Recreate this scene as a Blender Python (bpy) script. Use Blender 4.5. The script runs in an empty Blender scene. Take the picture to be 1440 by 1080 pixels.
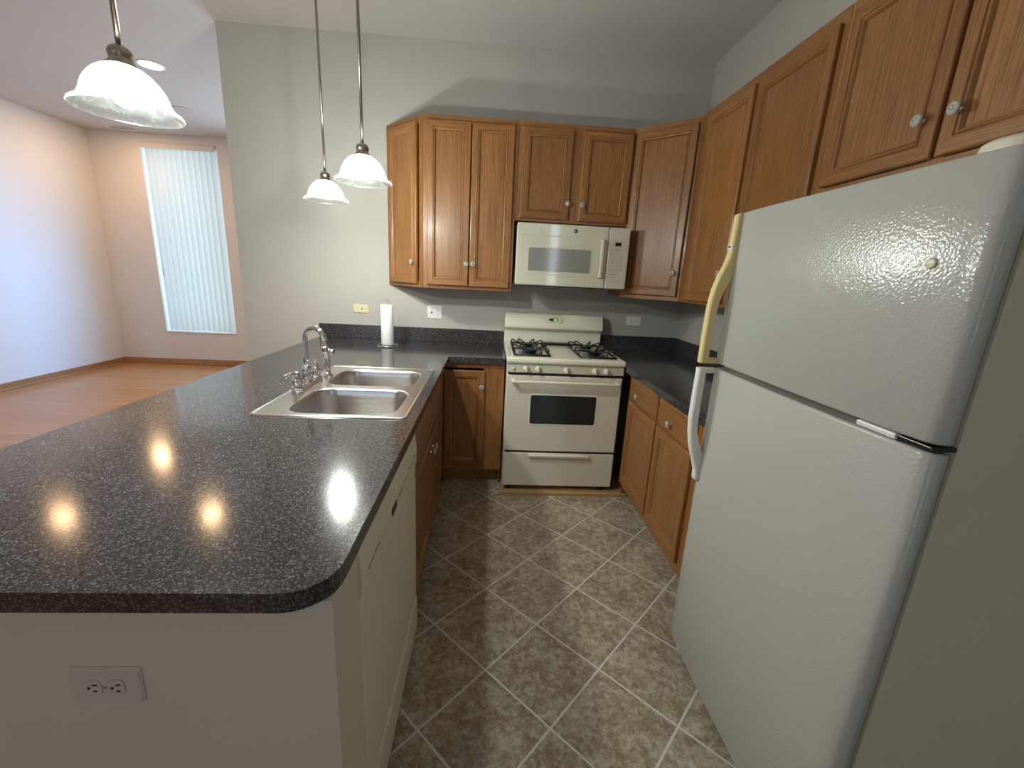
import bpy, math, random
from mathutils import Vector, Matrix
random.seed(7)
PI = math.pi
C = bpy.context.scene.collection
sc = bpy.context.scene

# ---------------------------------------------------------------- camera
def setup_camera():
    cam = bpy.data.cameras.new('camera'); co = bpy.data.objects.new('camera', cam); C.objects.link(co)
    pitch, yaw, roll, f = math.radians(14.0855), math.radians(-3.6129), math.radians(2.9198), 596.8047
    fw = Vector((-math.sin(yaw)*math.cos(pitch), math.cos(yaw)*math.cos(pitch), -math.sin(pitch)))
    rt = Vector((math.cos(yaw), math.sin(yaw), 0)); up = rt.cross(fw)
    r2 = math.cos(roll)*rt + math.sin(roll)*up; u2 = -math.sin(roll)*rt + math.cos(roll)*up
    M = Matrix((r2, u2, -fw)).transposed().to_4x4(); M.translation = Vector((-0.142, -3.3783, 1.434))
    co.matrix_world = M
    cam.sensor_fit = 'HORIZONTAL'; cam.sensor_width = 36.0; cam.lens = f/1440*36.0
    cam.clip_start = 0.02; cam.clip_end = 100
    sc.camera = co
setup_camera()

# ---------------------------------------------------------------- world, exposure, daylight
sc.view_settings.view_transform = 'Standard'; sc.view_settings.look = 'None'
sc.view_settings.gamma = 1.0; sc.view_settings.use_curve_mapping = False
sc.view_settings.exposure = 1.16
w = bpy.data.worlds.new('world'); sc.world = w; w.use_nodes = True
w.node_tree.nodes['Background'].inputs[0].default_value = (0.55, 0.72, 1.0, 1)
w.node_tree.nodes['Background'].inputs[1].default_value = 0.8
ZC = 2.969          # ceiling
XR = 1.397          # right wall
XL = -5.256         # living room left wall
YF = 2.818          # living room far wall
YN = -6.0           # wall behind the camera
def area(name, loc, rot, sx, sy, power, col):
    l = bpy.data.lights.new(name, 'AREA'); l.shape = 'RECTANGLE'; l.size = sx; l.size_y = sy; l.energy = power; l.color = col
    o = bpy.data.objects.new(name, l); o.location = loc; o.rotation_euler = rot; C.objects.link(o); return o
DAY = (0.50, 0.70, 1.0)
# daylight outside the windows, plus an added fill behind the camera (area lights shine along local -Z)
area('daylight_and_fill', (-4.165, YF+0.40, 1.66), (-PI/2, 0, 0), 0.95, 2.4, 6.5, (0.66, 0.86, 1.0))
area('daylight_and_fill', (-2.1, YF+0.30, 1.35), (-PI/2, 0, 0), 1.7, 2.1, 44, (0.72, 0.84, 1.0))
sky = area('daylight_and_fill', (0.7, YF+1.0, 2.6), (0, 0, 0), 1.6, 1.6, 50, (0.11, 0.42, 1.0)); sky.data.spread = math.radians(70)
sky.rotation_euler = (Vector((-5.2, 1.7, 1.3))-Vector(sky.location)).to_track_quat('-Z', 'Y').to_euler()
area('daylight_and_fill', (1.08, YN-0.25, 1.42), (PI/2, 0, 0), 0.26, 2.8, 9, (0.8, 0.88, 1.0))
area('daylight_and_fill', (-2.3, YN-0.25, 1.45), (PI/2, 0, 0), 1.6, 1.5, 1.5, (1.0, 0.95, 0.86))  # warm fill light added behind the camera, not daylight
BULB = 420.0         # pendant bulb emission
WARM = (1.0, 0.62, 0.32)
def can_and_fill_lamp(x, y, power, col=WARM):     # round ceiling lamps outside the frame: some mirrored in the counter, others added fill
    l = bpy.data.lights.new('offscreen_can_and_fill', 'AREA'); l.shape = 'DISK'; l.size = 0.16; l.energy = power; l.color = col
    o = bpy.data.objects.new('offscreen_can_and_fill', l); o.location = (x, y, ZC-0.008); C.objects.link(o)
can_and_fill_lamp(-4.34, 0.66, 2.6); can_and_fill_lamp(-4.46, 2.15, 4.5)
can_and_fill_lamp(-3.4, -4.6, 2); can_and_fill_lamp(-0.4, -4.9, 0.5, (1.0, 0.80, 0.58))  # unseen warm fill lamps added behind the camera
CAN = 46.0           # recessed lamp emission

# ---------------------------------------------------------------- materials
def nt(name):
    m = bpy.data.materials.new(name); m.use_nodes = True
    return m, m.node_tree, m.node_tree.nodes['Principled BSDF']
def N(t, typ, **kw):
    n = t.nodes.new(typ)
    for k, v in kw.items():
        if k in n.inputs.keys(): n.inputs[k].default_value = v
        else: setattr(n, k, v)
    return n
def L(t, a, b): t.links.new(a, b)
def ramp(t, src, stops):
    r = t.nodes.new('ShaderNodeValToRGB'); e = r.color_ramp.elements
    while len(e) < len(stops): e.new(0.5)
    for el, (p, c) in zip(e, stops): el.position = p; el.color = (*c, 1)
    L(t, src, r.inputs[0]); return r.outputs[0]
def mixc(t, fac, a, b, mode='MIX'):
    n = t.nodes.new('ShaderNodeMix'); n.data_type = 'RGBA'; n.blend_type = mode
    for s, v in ((n.inputs[0], fac), (n.inputs[6], a), (n.inputs[7], b)):
        if isinstance(v, (int, float)): s.default_value = v
        elif isinstance(v, tuple): s.default_value = (*v, 1) if len(v) == 3 else v
        else: L(t, v, s)
    return n.outputs[2]
def plain(name, col, rough=0.5, metal=0.0, spec=0.5, bump=None, coat=0.0, var=0.0):
    m, t, b = nt(name)
    b.inputs['Base Color'].default_value = (*col, 1); b.inputs['Roughness'].default_value = rough
    b.inputs['Metallic'].default_value = metal; b.inputs['Specular IOR Level'].default_value = spec
    b.inputs['Coat Weight'].default_value = coat
    tc = N(t, 'ShaderNodeTexCoord')
    if var:
        n = N(t, 'ShaderNodeTexNoise', Scale=2.5, Detail=4.0); L(t, tc.outputs['Object'], n.inputs[0])
        L(t, mixc(t, n.outputs[0], tuple(c*(1-var) for c in col), tuple(min(1, c*(1+var)) for c in col)), b.inputs['Base Color'])
    if bump:
        n = N(t, 'ShaderNodeTexNoise', Scale=bump[0], Detail=3.0); L(t, tc.outputs['Object'], n.inputs[0])
        bp = N(t, 'ShaderNodeBump', Strength=bump[1], Distance=bump[2]); L(t, n.outputs[0], bp.inputs['Height']); L(t, bp.outputs[0], b.inputs['Normal'])
    return m
M = {}
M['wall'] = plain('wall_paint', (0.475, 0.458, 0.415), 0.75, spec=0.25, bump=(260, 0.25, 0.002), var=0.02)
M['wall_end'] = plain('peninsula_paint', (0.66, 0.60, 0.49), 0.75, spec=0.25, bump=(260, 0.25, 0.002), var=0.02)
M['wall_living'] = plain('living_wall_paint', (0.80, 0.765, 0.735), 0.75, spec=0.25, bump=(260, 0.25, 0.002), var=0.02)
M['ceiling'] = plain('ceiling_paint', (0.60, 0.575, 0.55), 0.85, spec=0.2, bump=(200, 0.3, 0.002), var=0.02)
M['white'] = plain('white_plastic', (0.80, 0.79, 0.77), 0.35)
M['ivory'] = plain('ivory_plastic', (0.72, 0.66, 0.40), 0.4)
M['almond_plate'] = plain('almond_plastic', (0.60, 0.56, 0.48), 0.4)
M['dark'] = plain('dark_slot', (0.02, 0.018, 0.016), 0.6)
M['black'] = plain('black_enamel', (0.012, 0.012, 0.013), 0.3)
M['black_glass'] = plain('black_glass', (0.02, 0.021, 0.02), 0.12, spec=0.6)
M['almond'] = plain('almond_enamel', (0.76, 0.73, 0.60), 0.28, spec=0.5, coat=0.3)
M['almond_gloss'] = plain('glossy_almond', (0.66, 0.635, 0.51), 0.07)
M['almond_dim'] = plain('almond_panel', (0.62, 0.59, 0.475), 0.35)
M['bisque'] = plain('bisque_enamel', (0.78, 0.74, 0.59), 0.32)
M['yellowed'] = plain('yellowed_plastic', (0.76, 0.62, 0.30), 0.38)
M['fridge_side'] = plain('textured_side', (0.52, 0.49, 0.37), 0.5, bump=(420, 0.6, 0.001))
M['gasket'] = plain('gasket', (0.26, 0.235, 0.18), 0.7)
M['chrome'] = plain('chrome', (0.82, 0.81, 0.83), 0.06, metal=1.0)
M['nickel'] = plain('brushed_nickel', (0.42, 0.38, 0.33), 0.26, metal=1.0)
M['steel'] = plain('steel', (0.62, 0.60, 0.57), 0.3, metal=1.0)
M['paper'] = plain('paper_towel', (0.86, 0.87, 0.86), 0.9, bump=(160, 0.5, 0.003))
M['plywood'] = plain('plywood', (0.42, 0.27, 0.12), 0.7, var=0.25)
M['grey_badge'] = plain('grey_badge', (0.16, 0.16, 0.15), 0.35, metal=0.5)
M['slab_base'] = plain('cabinet_interior', (0.20, 0.11, 0.05), 0.7)
M['grille'] = plain('grille', (0.55, 0.50, 0.47), 0.6)
M['keys'] = plain('key_print', (0.22, 0.20, 0.17), 0.5)
M['faint'] = plain('faint_print', (0.42, 0.39, 0.32), 0.5)
M['grey_foam'] = plain('oven_mesh_glass', (0.27, 0.275, 0.24), 0.09, spec=0.6)

def fridge_mat():
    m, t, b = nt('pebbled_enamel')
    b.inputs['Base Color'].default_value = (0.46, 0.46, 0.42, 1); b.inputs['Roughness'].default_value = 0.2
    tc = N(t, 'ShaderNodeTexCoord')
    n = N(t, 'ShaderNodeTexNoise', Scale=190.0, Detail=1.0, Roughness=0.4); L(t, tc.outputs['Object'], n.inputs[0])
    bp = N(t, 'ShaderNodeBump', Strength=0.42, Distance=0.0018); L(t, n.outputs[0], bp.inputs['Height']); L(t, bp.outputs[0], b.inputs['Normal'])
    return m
M['fridge'] = fridge_mat()

def sink_mat():
    m, t, b = nt('brushed_steel')
    b.inputs['Metallic'].default_value = 1.0; b.inputs['Roughness'].default_value = 0.27
    tc = N(t, 'ShaderNodeTexCoord'); mp = N(t, 'ShaderNodeMapping'); mp.inputs['Scale'].default_value = (3, 260, 60)
    L(t, tc.outputs['Object'], mp.inputs[0])
    n = N(t, 'ShaderNodeTexNoise', Scale=3.0, Detail=3.0); L(t, mp.outputs[0], n.inputs[0])
    L(t, ramp(t, n.outputs[0], [(0.3, (0.50, 0.48, 0.46)), (0.7, (0.64, 0.62, 0.60))]), b.inputs['Base Color'])
    bp = N(t, 'ShaderNodeBump', Strength=0.12, Distance=0.001); L(t, n.outputs[0], bp.inputs['Height']); L(t, bp.outputs[0], b.inputs['Normal'])
    return m
M['sink'] = sink_mat()

def oak(name, dark, mid, light, rough=0.38, scale=1.0):
    # UV: u across the grain, v along the grain, both in metres
    m, t, b = nt(name)
    uv = N(t, 'ShaderNodeTexCoord')
    def mapped(sx, sy):
        mp = N(t, 'ShaderNodeMapping'); mp.inputs['Scale'].default_value = (sx*scale, sy*scale, 1); L(t, uv.outputs['UV'], mp.inputs[0]); return mp.outputs[0]
    broad = N(t, 'ShaderNodeTexNoise', Scale=1.0, Detail=2.0, Distortion=0.6); L(t, mapped(9, 1.0), broad.inputs[0])
    # cathedral figure: bands of the distorted cross-grain coordinate
    warp = N(t, 'ShaderNodeTexNoise', Scale=1.0, Detail=1.0); L(t, mapped(2.4, 0.45), warp.inputs[0])
    sep = N(t, 'ShaderNodeSeparateXYZ'); L(t, mapped(1, 1), sep.inputs[0])
    a = N(t, 'ShaderNodeMath', operation='MULTIPLY'); L(t, warp.outputs[0], a.inputs[0]); a.inputs[1].default_value = 0.30
    s = N(t, 'ShaderNodeMath', operation='ADD'); L(t, sep.outputs[0], s.inputs[0]); L(t, a.outputs[0], s.inputs[1])
    k = N(t, 'ShaderNodeMath', operation='MULTIPLY'); L(t, s.outputs[0], k.inputs[0]); k.inputs[1].default_value = 330
    sn = N(t, 'ShaderNodeMath', operation='SINE'); L(t, k.outputs[0], sn.inputs[0])
    sh = N(t, 'ShaderNodeMath', operation='MULTIPLY_ADD'); L(t, sn.outputs[0], sh.inputs[0]); sh.inputs[1].default_value = 0.5; sh.inputs[2].default_value = 0.5
    fine = N(t, 'ShaderNodeTexNoise', Scale=1.0, Detail=3.0, Roughness=0.7); L(t, mapped(190, 3), fine.inputs[0])
    pores = N(t, 'ShaderNodeTexNoise', Scale=1.0, Detail=1.0); L(t, mapped(700, 14), pores.inputs[0])
    c0 = ramp(t, broad.outputs[0], [(0.3, mid), (0.7, light)])
    c1 = mixc(t, ramp(t, sh.outputs[0], [(0.0, (0, 0, 0)), (0.70, (0.03,)*3), (1.0, (0.26,)*3)]), c0, dark)
    c2 = mixc(t, ramp(t, fine.outputs[0], [(0.42, (0, 0, 0)), (0.66, (0.85,)*3)]), c1, dark)
    c3 = mixc(t, ramp(t, pores.outputs[0], [(0.60, (0, 0, 0)), (0.72, (0.55,)*3)]), c2, tuple(c*0.45 for c in dark))
    oi = N(t, 'ShaderNodeObjectInfo'); rv = ramp(t, oi.outputs['Random'], [(0.0, (0.80, 0.76, 0.72)), (0.5, (0.92, 0.90, 0.88)), (1.0, (1.04, 1.05, 1.06))])
    L(t, mixc(t, 1.0, c3, rv, 'MULTIPLY'), b.inputs['Base Color'])
    b.inputs['Roughness'].default_value = rough; b.inputs['Coat Weight'].default_value = 0.15; b.inputs['Coat Roughness'].default_value = 0.2
    bp = N(t, 'ShaderNodeBump', Strength=0.15, Distance=0.0008); L(t, fine.outputs[0], bp.inputs['Height']); L(t, bp.outputs[0], b.inputs['Normal'])
    return m
M['oak'] = oak('honey_oak', (0.15, 0.058, 0.014), (0.33, 0.142, 0.040), (0.41, 0.188, 0.058))
M['oak_trim'] = oak('oak_trim', (0.30, 0.14, 0.05), (0.48, 0.25, 0.10), (0.56, 0.31, 0.14))

def granite():
    m, t, b = nt('speckled_laminate')
    tc = N(t, 'ShaderNodeTexCoord')
    n2 = N(t, 'ShaderNodeTexNoise', Scale=150.0, Detail=3.0, Roughness=0.7); L(t, tc.outputs['Object'], n2.inputs[0])
    n3 = N(t, 'ShaderNodeTexNoise', Scale=3.0, Detail=1.0); L(t, tc.outputs['Object'], n3.inputs[0])
    def flecks(scale, lo, amt):
        v = N(t, 'ShaderNodeTexVoronoi', Scale=scale, Randomness=1.0); L(t, tc.outputs['Object'], v.inputs[0])
        sp = N(t, 'ShaderNodeSeparateColor'); L(t, v.outputs['Color'], sp.inputs[0])
        return ramp(t, sp.outputs[0], [(lo, (0, 0, 0)), (lo+0.06, (amt,)*3)])
    base = ramp(t, n2.outputs[0], [(0.36, (0.014, 0.0125, 0.0125)), (0.52, (0.036, 0.032, 0.032)), (0.66, (0.075, 0.068, 0.068))])
    c = mixc(t, flecks(430, 0.70, 0.5), base, (0.012, 0.011, 0.012)); c = mixc(t, flecks(380, 0.84, 0.75), c, (0.19, 0.18, 0.178)); c = mixc(t, flecks(210, 0.93, 0.5), c, (0.15, 0.12, 0.11))
    L(t, c, b.inputs['Base Color'])
    b.inputs['Roughness'].default_value = 0.13; b.inputs['Specular IOR Level'].default_value = 0.55
    bp = N(t, 'ShaderNodeBump', Strength=0.10, Distance=0.0006); L(t, n3.outputs[0], bp.inputs['Height'])
    bp2 = N(t, 'ShaderNodeBump', Strength=0.03, Distance=0.0003); L(t, n2.outputs[0], bp2.inputs['Height']); L(t, bp.outputs[0], bp2.inputs['Normal'])
    L(t, bp2.outputs[0], b.inputs['Normal'])
    return m
M['granite'] = granite()

TX, TY, TD = 0.3262, -0.7965, 0.4323
def tile_floor():
    m, t, b = nt('stone_look_tile')
    tc = N(t, 'ShaderNodeTexCoord')
    # move a grout crossing to the origin, turn 45 degrees: crossings at (TX + c*TD, TY - k*TD/2)
    mp = N(t, 'ShaderNodeMapping', vector_type='TEXTURE'); mp.inputs['Location'].default_value = (TX, TY, 0)
    mp.inputs['Rotation'].default_value = (0, 0, PI/4); s = TD/math.sqrt(2); mp.inputs['Scale'].default_value = (s, s, s)
    L(t, tc.outputs['Object'], mp.inputs[0])
    sep = N(t, 'ShaderNodeSeparateXYZ'); L(t, mp.outputs[0], sep.inputs[0])
    def edge(o):
        f = N(t, 'ShaderNodeMath', operation='FRACT'); L(t, o, f.inputs[0])
        a = N(t, 'ShaderNodeMath', operation='SUBTRACT'); L(t, f.outputs[0], a.inputs[0]); a.inputs[1].default_value = 0.5
        c = N(t, 'ShaderNodeMath', operation='ABSOLUTE'); L(t, a.outputs[0], c.inputs[0]); return c.outputs[0]
    mx = N(t, 'ShaderNodeMath', operation='MAXIMUM'); L(t, edge(sep.outputs[0]), mx.inputs[0]); L(t, edge(sep.outputs[1]), mx.inputs[1])
    grout = ramp(t, mx.outputs[0], [(0.485, (0, 0, 0)), (0.4915, (1, 1, 1))])
    fl = N(t, 'ShaderNodeVectorMath', operation='FLOOR'); L(t, mp.outputs[0], fl.inputs[0])
    wn = N(t, 'ShaderNodeTexWhiteNoise', noise_dimensions='3D'); L(t, fl.outputs[0], wn.inputs[0])
    off = N(t, 'ShaderNodeVectorMath', operation='MULTIPLY_ADD'); L(t, wn.outputs[1], off.inputs[0]); off.inputs[1].default_value = (7, 7, 7); L(t, tc.outputs['Object'], off.inputs[2])
    n1 = N(t, 'ShaderNodeTexNoise', Scale=9.0, Detail=6.0, Roughness=0.7, Distortion=0.3); L(t, off.outputs[0], n1.inputs[0])
    n2 = N(t, 'ShaderNodeTexNoise', Scale=38.0, Detail=5.0, Roughness=0.78, Distortion=0.6); L(t, off.outputs[0], n2.inputs[0])
    c0 = ramp(t, n1.outputs[0], [(0.32, (0.21, 0.155, 0.10)), (0.50, (0.33, 0.28, 0.205)), (0.68, (0.45, 0.41, 0.32))])
    c1 = mixc(t, ramp(t, n2.outputs[0], [(0.36, (0.9,)*3), (0.50, (0, 0, 0))]), c0, (0.17, 0.125, 0.08))
    c2 = mixc(t, ramp(t, n2.outputs[0], [(0.52, (0, 0, 0)), (0.64, (0.75,)*3)]), c1, (0.55, 0.51, 0.43))
    c3 = mixc(t, grout, c2, (0.62, 0.60, 0.55))
    L(t, c3, b.inputs['Base Color']); b.inputs['Roughness'].default_value = 0.42
    inv = N(t, 'ShaderNodeMath', operation='SUBTRACT'); inv.inputs[0].default_value = 1.0; L(t, grout, inv.inputs[1])
    bp = N(t, 'ShaderNodeBump', Strength=0.35, Distance=0.002); L(t, inv.outputs[0], bp.inputs['Height'])
    bp2 = N(t, 'ShaderNodeBump', Strength=0.12, Distance=0.002); L(t, n2.outputs[0], bp2.inputs['Height']); L(t, bp.outputs[0], bp2.inputs['Normal'])
    L(t, bp2.outputs[0], b.inputs['Normal'])
    return m
M['tile'] = tile_floor()

def plank_floor():
    m, t, b = nt('oak_strip_floor')
    tc = N(t, 'ShaderNodeTexCoord')
    br = N(t, 'ShaderNodeTexBrick'); br.offset = 0.37; br.offset_frequency = 2
    br.inputs['Scale'].default_value = 1.0; br.inputs['Brick Width'].default_value = 0.95; br.inputs['Row Height'].default_value = 0.057
    br.inputs['Mortar Size'].default_value = 0.0011; br.inputs['Bias'].default_value = 0.0
    br.inputs['Color1'].default_value = (0.56, 0.30, 0.135, 1); br.inputs['Color2'].default_value = (0.47, 0.235, 0.10, 1); br.inputs['Mortar'].default_value = (0.22, 0.10, 0.04, 1)
    L(t, tc.outputs['Object'], br.inputs[0])
    mp = N(t, 'ShaderNodeMapping'); mp.inputs['Scale'].default_value = (4, 130, 1); L(t, tc.outputs['Object'], mp.inputs[0])
    n = N(t, 'ShaderNodeTexNoise', Scale=1.0, Detail=4.0); L(t, mp.outputs[0], n.inputs[0])
    L(t, mixc(t, ramp(t, n.outputs[0], [(0.40, (0, 0, 0)), (0.75, (0.6,)*3)]), br.outputs[0], (0.36, 0.16, 0.06)), b.inputs['Base Color'])
    b.inputs['Roughness'].default_value = 0.26
    return m
M['plank'] = plank_floor()

def emit(name, col, strength):
    m = bpy.data.materials.new(name); m.use_nodes = True; t = m.node_tree; t.nodes.clear()
    e = N(t, 'ShaderNodeEmission'); e.inputs[0].default_value = (*col, 1); e.inputs[1].default_value = strength
    o = N(t, 'ShaderNodeOutputMaterial'); L(t, e.outputs[0], o.inputs[0]); return m
M['bulb'] = emit('lit_bulb', (0.97, 0.985, 0.93), BULB)
M['can'] = emit('lit_recessed_lamp', (1.0, 0.66, 0.34), CAN)
M['digits'] = emit('lit_digits', (0.35, 0.9, 0.08), 1.2)

def trans_mix(name, dcol, tcol, fac, gloss=0.0, glr=0.1, noise=0.0):
    m = bpy.data.materials.new(name); m.use_nodes = True; t = m.node_tree; t.nodes.clear()
    d = N(t, 'ShaderNodeBsdfDiffuse'); d.inputs[0].default_value = (*dcol, 1)
    r = N(t, 'ShaderNodeBsdfTranslucent'); r.inputs[0].default_value = (*tcol, 1)
    mx = N(t, 'ShaderNodeMixShader'); mx.inputs[0].default_value = fac
    L(t, d.outputs[0], mx.inputs[1]); L(t, r.outputs[0], mx.inputs[2])
    if noise:
        tc = N(t, 'ShaderNodeTexCoord'); n = N(t, 'ShaderNodeTexNoise', Scale=22.0, Detail=3.0, Distortion=1.5); L(t, tc.outputs['Object'], n.inputs[0])
        c = ramp(t, n.outputs[0], [(0.35, tuple(x*(1-noise) for x in tcol)), (0.65, tcol)]); L(t, c, r.inputs[0]); L(t, ramp(t, n.outputs[0], [(0.35, tuple(x*(1-noise) for x in dcol)), (0.65, dcol)]), d.inputs[0])
    out = mx.outputs[0]
    if gloss:
        g = N(t, 'ShaderNodeBsdfGlossy'); g.inputs[1].default_value = glr
        m2 = N(t, 'ShaderNodeMixShader'); m2.inputs[0].default_value = gloss; L(t, out, m2.inputs[1]); L(t, g.outputs[0], m2.inputs[2]); out = m2.outputs[0]
    o = N(t, 'ShaderNodeOutputMaterial'); L(t, out, o.inputs[0]); return m
def add_clear(m, fac):      # frosted but mostly clear glass: part of the light passes straight through
    t = m.node_tree; o = [n for n in t.nodes if n.type == 'OUTPUT_MATERIAL'][0]; src = o.inputs[0].links[0].from_socket
    tr = N(t, 'ShaderNodeBsdfTransparent'); tr.inputs[0].default_value = (0.93, 0.97, 0.96, 1)
    mx = N(t, 'ShaderNodeMixShader'); mx.inputs[0].default_value = fac; L(t, src, mx.inputs[1]); L(t, tr.outputs[0], mx.inputs[2]); L(t, mx.outputs[0], o.inputs[0]); return m
M['shade'] = trans_mix('frosted_glass', (0.16, 0.18, 0.175), (0.66, 0.73, 0.71), 0.92, 0.03, 0.12, noise=0.5)
add_clear(M['shade'], 0.62)
M['slat'] = trans_mix('vinyl_slat', (0.80, 0.79, 0.72), (0.62, 0.66, 0.62), 0.45)

def thin_glass(name, tint, refl):
    m = bpy.data.materials.new(name); m.use_nodes = True; t = m.node_tree; t.nodes.clear()
    a = N(t, 'ShaderNodeBsdfTransparent'); a.inputs[0].default_value = (*tint, 1)
    g = N(t, 'ShaderNodeBsdfGlossy'); g.inputs[1].default_value = 0.02
    mx = N(t, 'ShaderNodeMixShader'); mx.inputs[0].default_value = refl
    L(t, a.outputs[0], mx.inputs[1]); L(t, g.outputs[0], mx.inputs[2])
    o = N(t, 'ShaderNodeOutputMaterial'); L(t, mx.outputs[0], o.inputs[0]); return m
M['pane'] = thin_glass('window_glass', (0.96, 0.98, 0.98), 0.06)
M['crystal'] = (lambda m, t, b: (b.inputs['Base Color'].__setattr__('default_value', (0.86, 0.92, 0.88, 1)), b.inputs['Roughness'].__setattr__('default_value', 0.08),
    b.inputs['Transmission Weight'].__setattr__('default_value', 0.65), b.inputs['IOR'].__setattr__('default_value', 1.5), m)[-1])(*nt('clear_acrylic'))

# ---------------------------------------------------------------- mesh builder
class MB:
    def __init__(s): s.v = []; s.f = []; s.uv = []; s.mi = []; s.sm = []; s.mats = []
    def slot(s, mat):
        if mat not in s.mats: s.mats.append(mat)
        return s.mats.index(mat)
    def add(s, verts, faces, mat='wall', smooth=False, uvs=None, T=None):
        o = len(s.v); k = s.slot(mat)
        for p in verts: p = Vector(p); s.v.append(T @ p if T else p)
        for i, f in enumerate(faces):
            s.f.append([a+o for a in f]); s.mi.append(k); s.sm.append(smooth)
            s.uv.append(uvs[i] if uvs else [(0, 0)]*len(f))
        return s
    def box(s, x0, x1, y0, y1, z0, z1, mat='wall', grain='z', T=None, off=None):
        x0, x1 = min(x0, x1), max(x0, x1); y0, y1 = min(y0, y1), max(y0, y1); z0, z1 = min(z0, z1), max(z0, z1)
        V = [(x, y, z) for z in (z0, z1) for y in (y0, y1) for x in (x0, x1)]
        F = [(0, 2, 3, 1), (4, 5, 7, 6), (0, 1, 5, 4), (2, 6, 7, 3), (0, 4, 6, 2), (1, 3, 7, 5)]
        if off is None: off = random.random()*40
        return s.add(V, F, mat, False, wuv(V, F, grain, off), T)
    def prism(s, poly, z0, z1, mat='wall', T=None, grain='z', axis='z'):
        n = len(poly)
        mk = {'z': lambda a, b, h: (a, b, h), 'x': lambda a, b, h: (h, a, b), 'y': lambda a, b, h: (a, h, b)}[axis]
        V = [mk(a, b, z0) for a, b in poly] + [mk(a, b, z1) for a, b in poly]
        ar = sum(poly[i][0]*poly[(i+1) % n][1]-poly[(i+1) % n][0]*poly[i][1] for i in range(n))
        F = [tuple(range(n))[::-1], tuple(range(n, 2*n))] + [(i, (i+1) % n, (i+1) % n+n, i+n) for i in range(n)]
        if (ar < 0) != (axis == 'y'): F = [f[::-1] for f in F]
        return s.add(V, F, mat, False, wuv(V, F, grain, random.random()*40), T)
    def lathe(s, prof, n=32, mat='chrome', T=None, smooth=True, cap=True):
        V = []; F = []
        for r, z in prof:
            for i in range(n): a = 2*PI*i/n; V.append((r*math.cos(a), r*math.sin(a), z))
        m = len(prof)
        for j in range(m-1):
            for i in range(n): F.append((j*n+i, j*n+(i+1) % n, (j+1)*n+(i+1) % n, (j+1)*n+i))
        if cap: F.append(tuple(range(n))[::-1]); F.append(tuple(range((m-1)*n, m*n)))
        return s.add(V, F, mat, smooth, None, T)
    def tube(s, pts, r, n=12, mat='chrome', T=None, closed=False, cap=True, flat=None):
        pts = [Vector(p) for p in pts]; m = len(pts); V = []; F = []
        rs = r if isinstance(r, (list, tuple)) else [r]*m
        nrm = None
        for i, p in enumerate(pts):
            if closed: d = (pts[(i+1) % m]-pts[i-1])
            else: d = (pts[min(i+1, m-1)]-pts[max(i-1, 0)])
            d.normalize()
            if nrm is None:
                nrm = d.orthogonal() if abs(d.z) < 0.9 else Vector((1, 0, 0)); 
            nrm = (nrm - nrm.dot(d)*d).normalized(); bi = d.cross(nrm)
            for k in range(n):
                a = 2*PI*k/n; V.append(p + rs[i]*(math.cos(a)*nrm + math.sin(a)*bi))
        for j in range(m if closed else m-1):
            for k in range(n): F.append((j*n+k, j*n+(k+1) % n, ((j+1) % m)*n+(k+1) % n, ((j+1) % m)*n+k))
        if cap and not closed: F.append(tuple(range(n))[::-1]); F.append(tuple(range((m-1)*n, m*n)))
        return s.add(V, F, mat, True, None, T)
    def rings(s, rs, mat, smooth=False, T=None, close_last=True, close_first=False, uvs=None):
        n = len(rs[0]); V = [p for r in rs for p in r]; F = []
        for j in range(len(rs)-1):
            for i in range(n): F.append((j*n+i, j*n+(i+1) % n, (j+1)*n+(i+1) % n, (j+1)*n+i))
        if close_last: F.append(tuple(range((len(rs)-1)*n, len(rs)*n)))
        if close_first: F.append(tuple(range(n))[::-1])
        return s.add(V, F, mat, smooth, None, T)
    def build(s, name, parent=None, bevel=None, seg=2, origin=None):
        me = bpy.data.meshes.new(name)
        vs = s.v
        if origin: o_ = Vector(origin); vs = [p-o_ for p in vs]
        me.from_pydata([tuple(p) for p in vs], [], s.f)
        for m in s.mats: me.materials.append(M[m])
        ul = me.uv_layers.new(name='UVMap')
        for p, k, sm, uv in zip(me.polygons, s.mi, s.sm, s.uv):
            p.material_index = k; p.use_smooth = sm
            for li, c in zip(p.loop_indices, uv): ul.data[li].uv = c
        me.update()
        o = bpy.data.objects.new(name, me); C.objects.link(o)
        if origin: o.location = origin
        if parent: o.parent = parent
        if bevel:
            b = o.modifiers.new('bevel', 'BEVEL'); b.width = bevel; b.segments = seg; b.limit_method = 'ANGLE'; b.angle_limit = math.radians(50)
            b.harden_normals = False
        return o
def wuv(V, F, grain, off):
    gi = 'xyz'.index(grain); out = []
    for f in F:
        P = [Vector(V[a]) for a in f]
        nn = (P[1]-P[0]).cross(P[2]-P[1]); ax = max(range(3), key=lambda i: abs(nn[i]))
        rest = [i for i in range(3) if i != ax and i != gi]
        ui = rest[0]; vi = gi if ax != gi else rest[1]
        out.append([(p[ui]+off, p[vi]+off*1.37) for p in P])
    return out
def R(axis, deg): return Matrix.Rotation(math.radians(deg), 4, axis)
def Tr(x, y, z): return Matrix.Translation((x, y, z))
def thing(name, label, cat, loc=(0, 0, 0), rz=0.0, group=None):
    o = bpy.data.objects.new(name, None); o.empty_display_size = 0.1; C.objects.link(o)
    o.location = loc; o.rotation_euler = (0, 0, rz); o['label'] = label; o['category'] = cat
    if group: o['group'] = group
    return o
def tag(o, label, cat, group=None):
    o['label'] = label; o['category'] = cat
    if group: o['group'] = group
    return o
def struct(o): o['kind'] = 'structure'; return o
def part(o, label): o['label'] = label; return o
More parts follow.
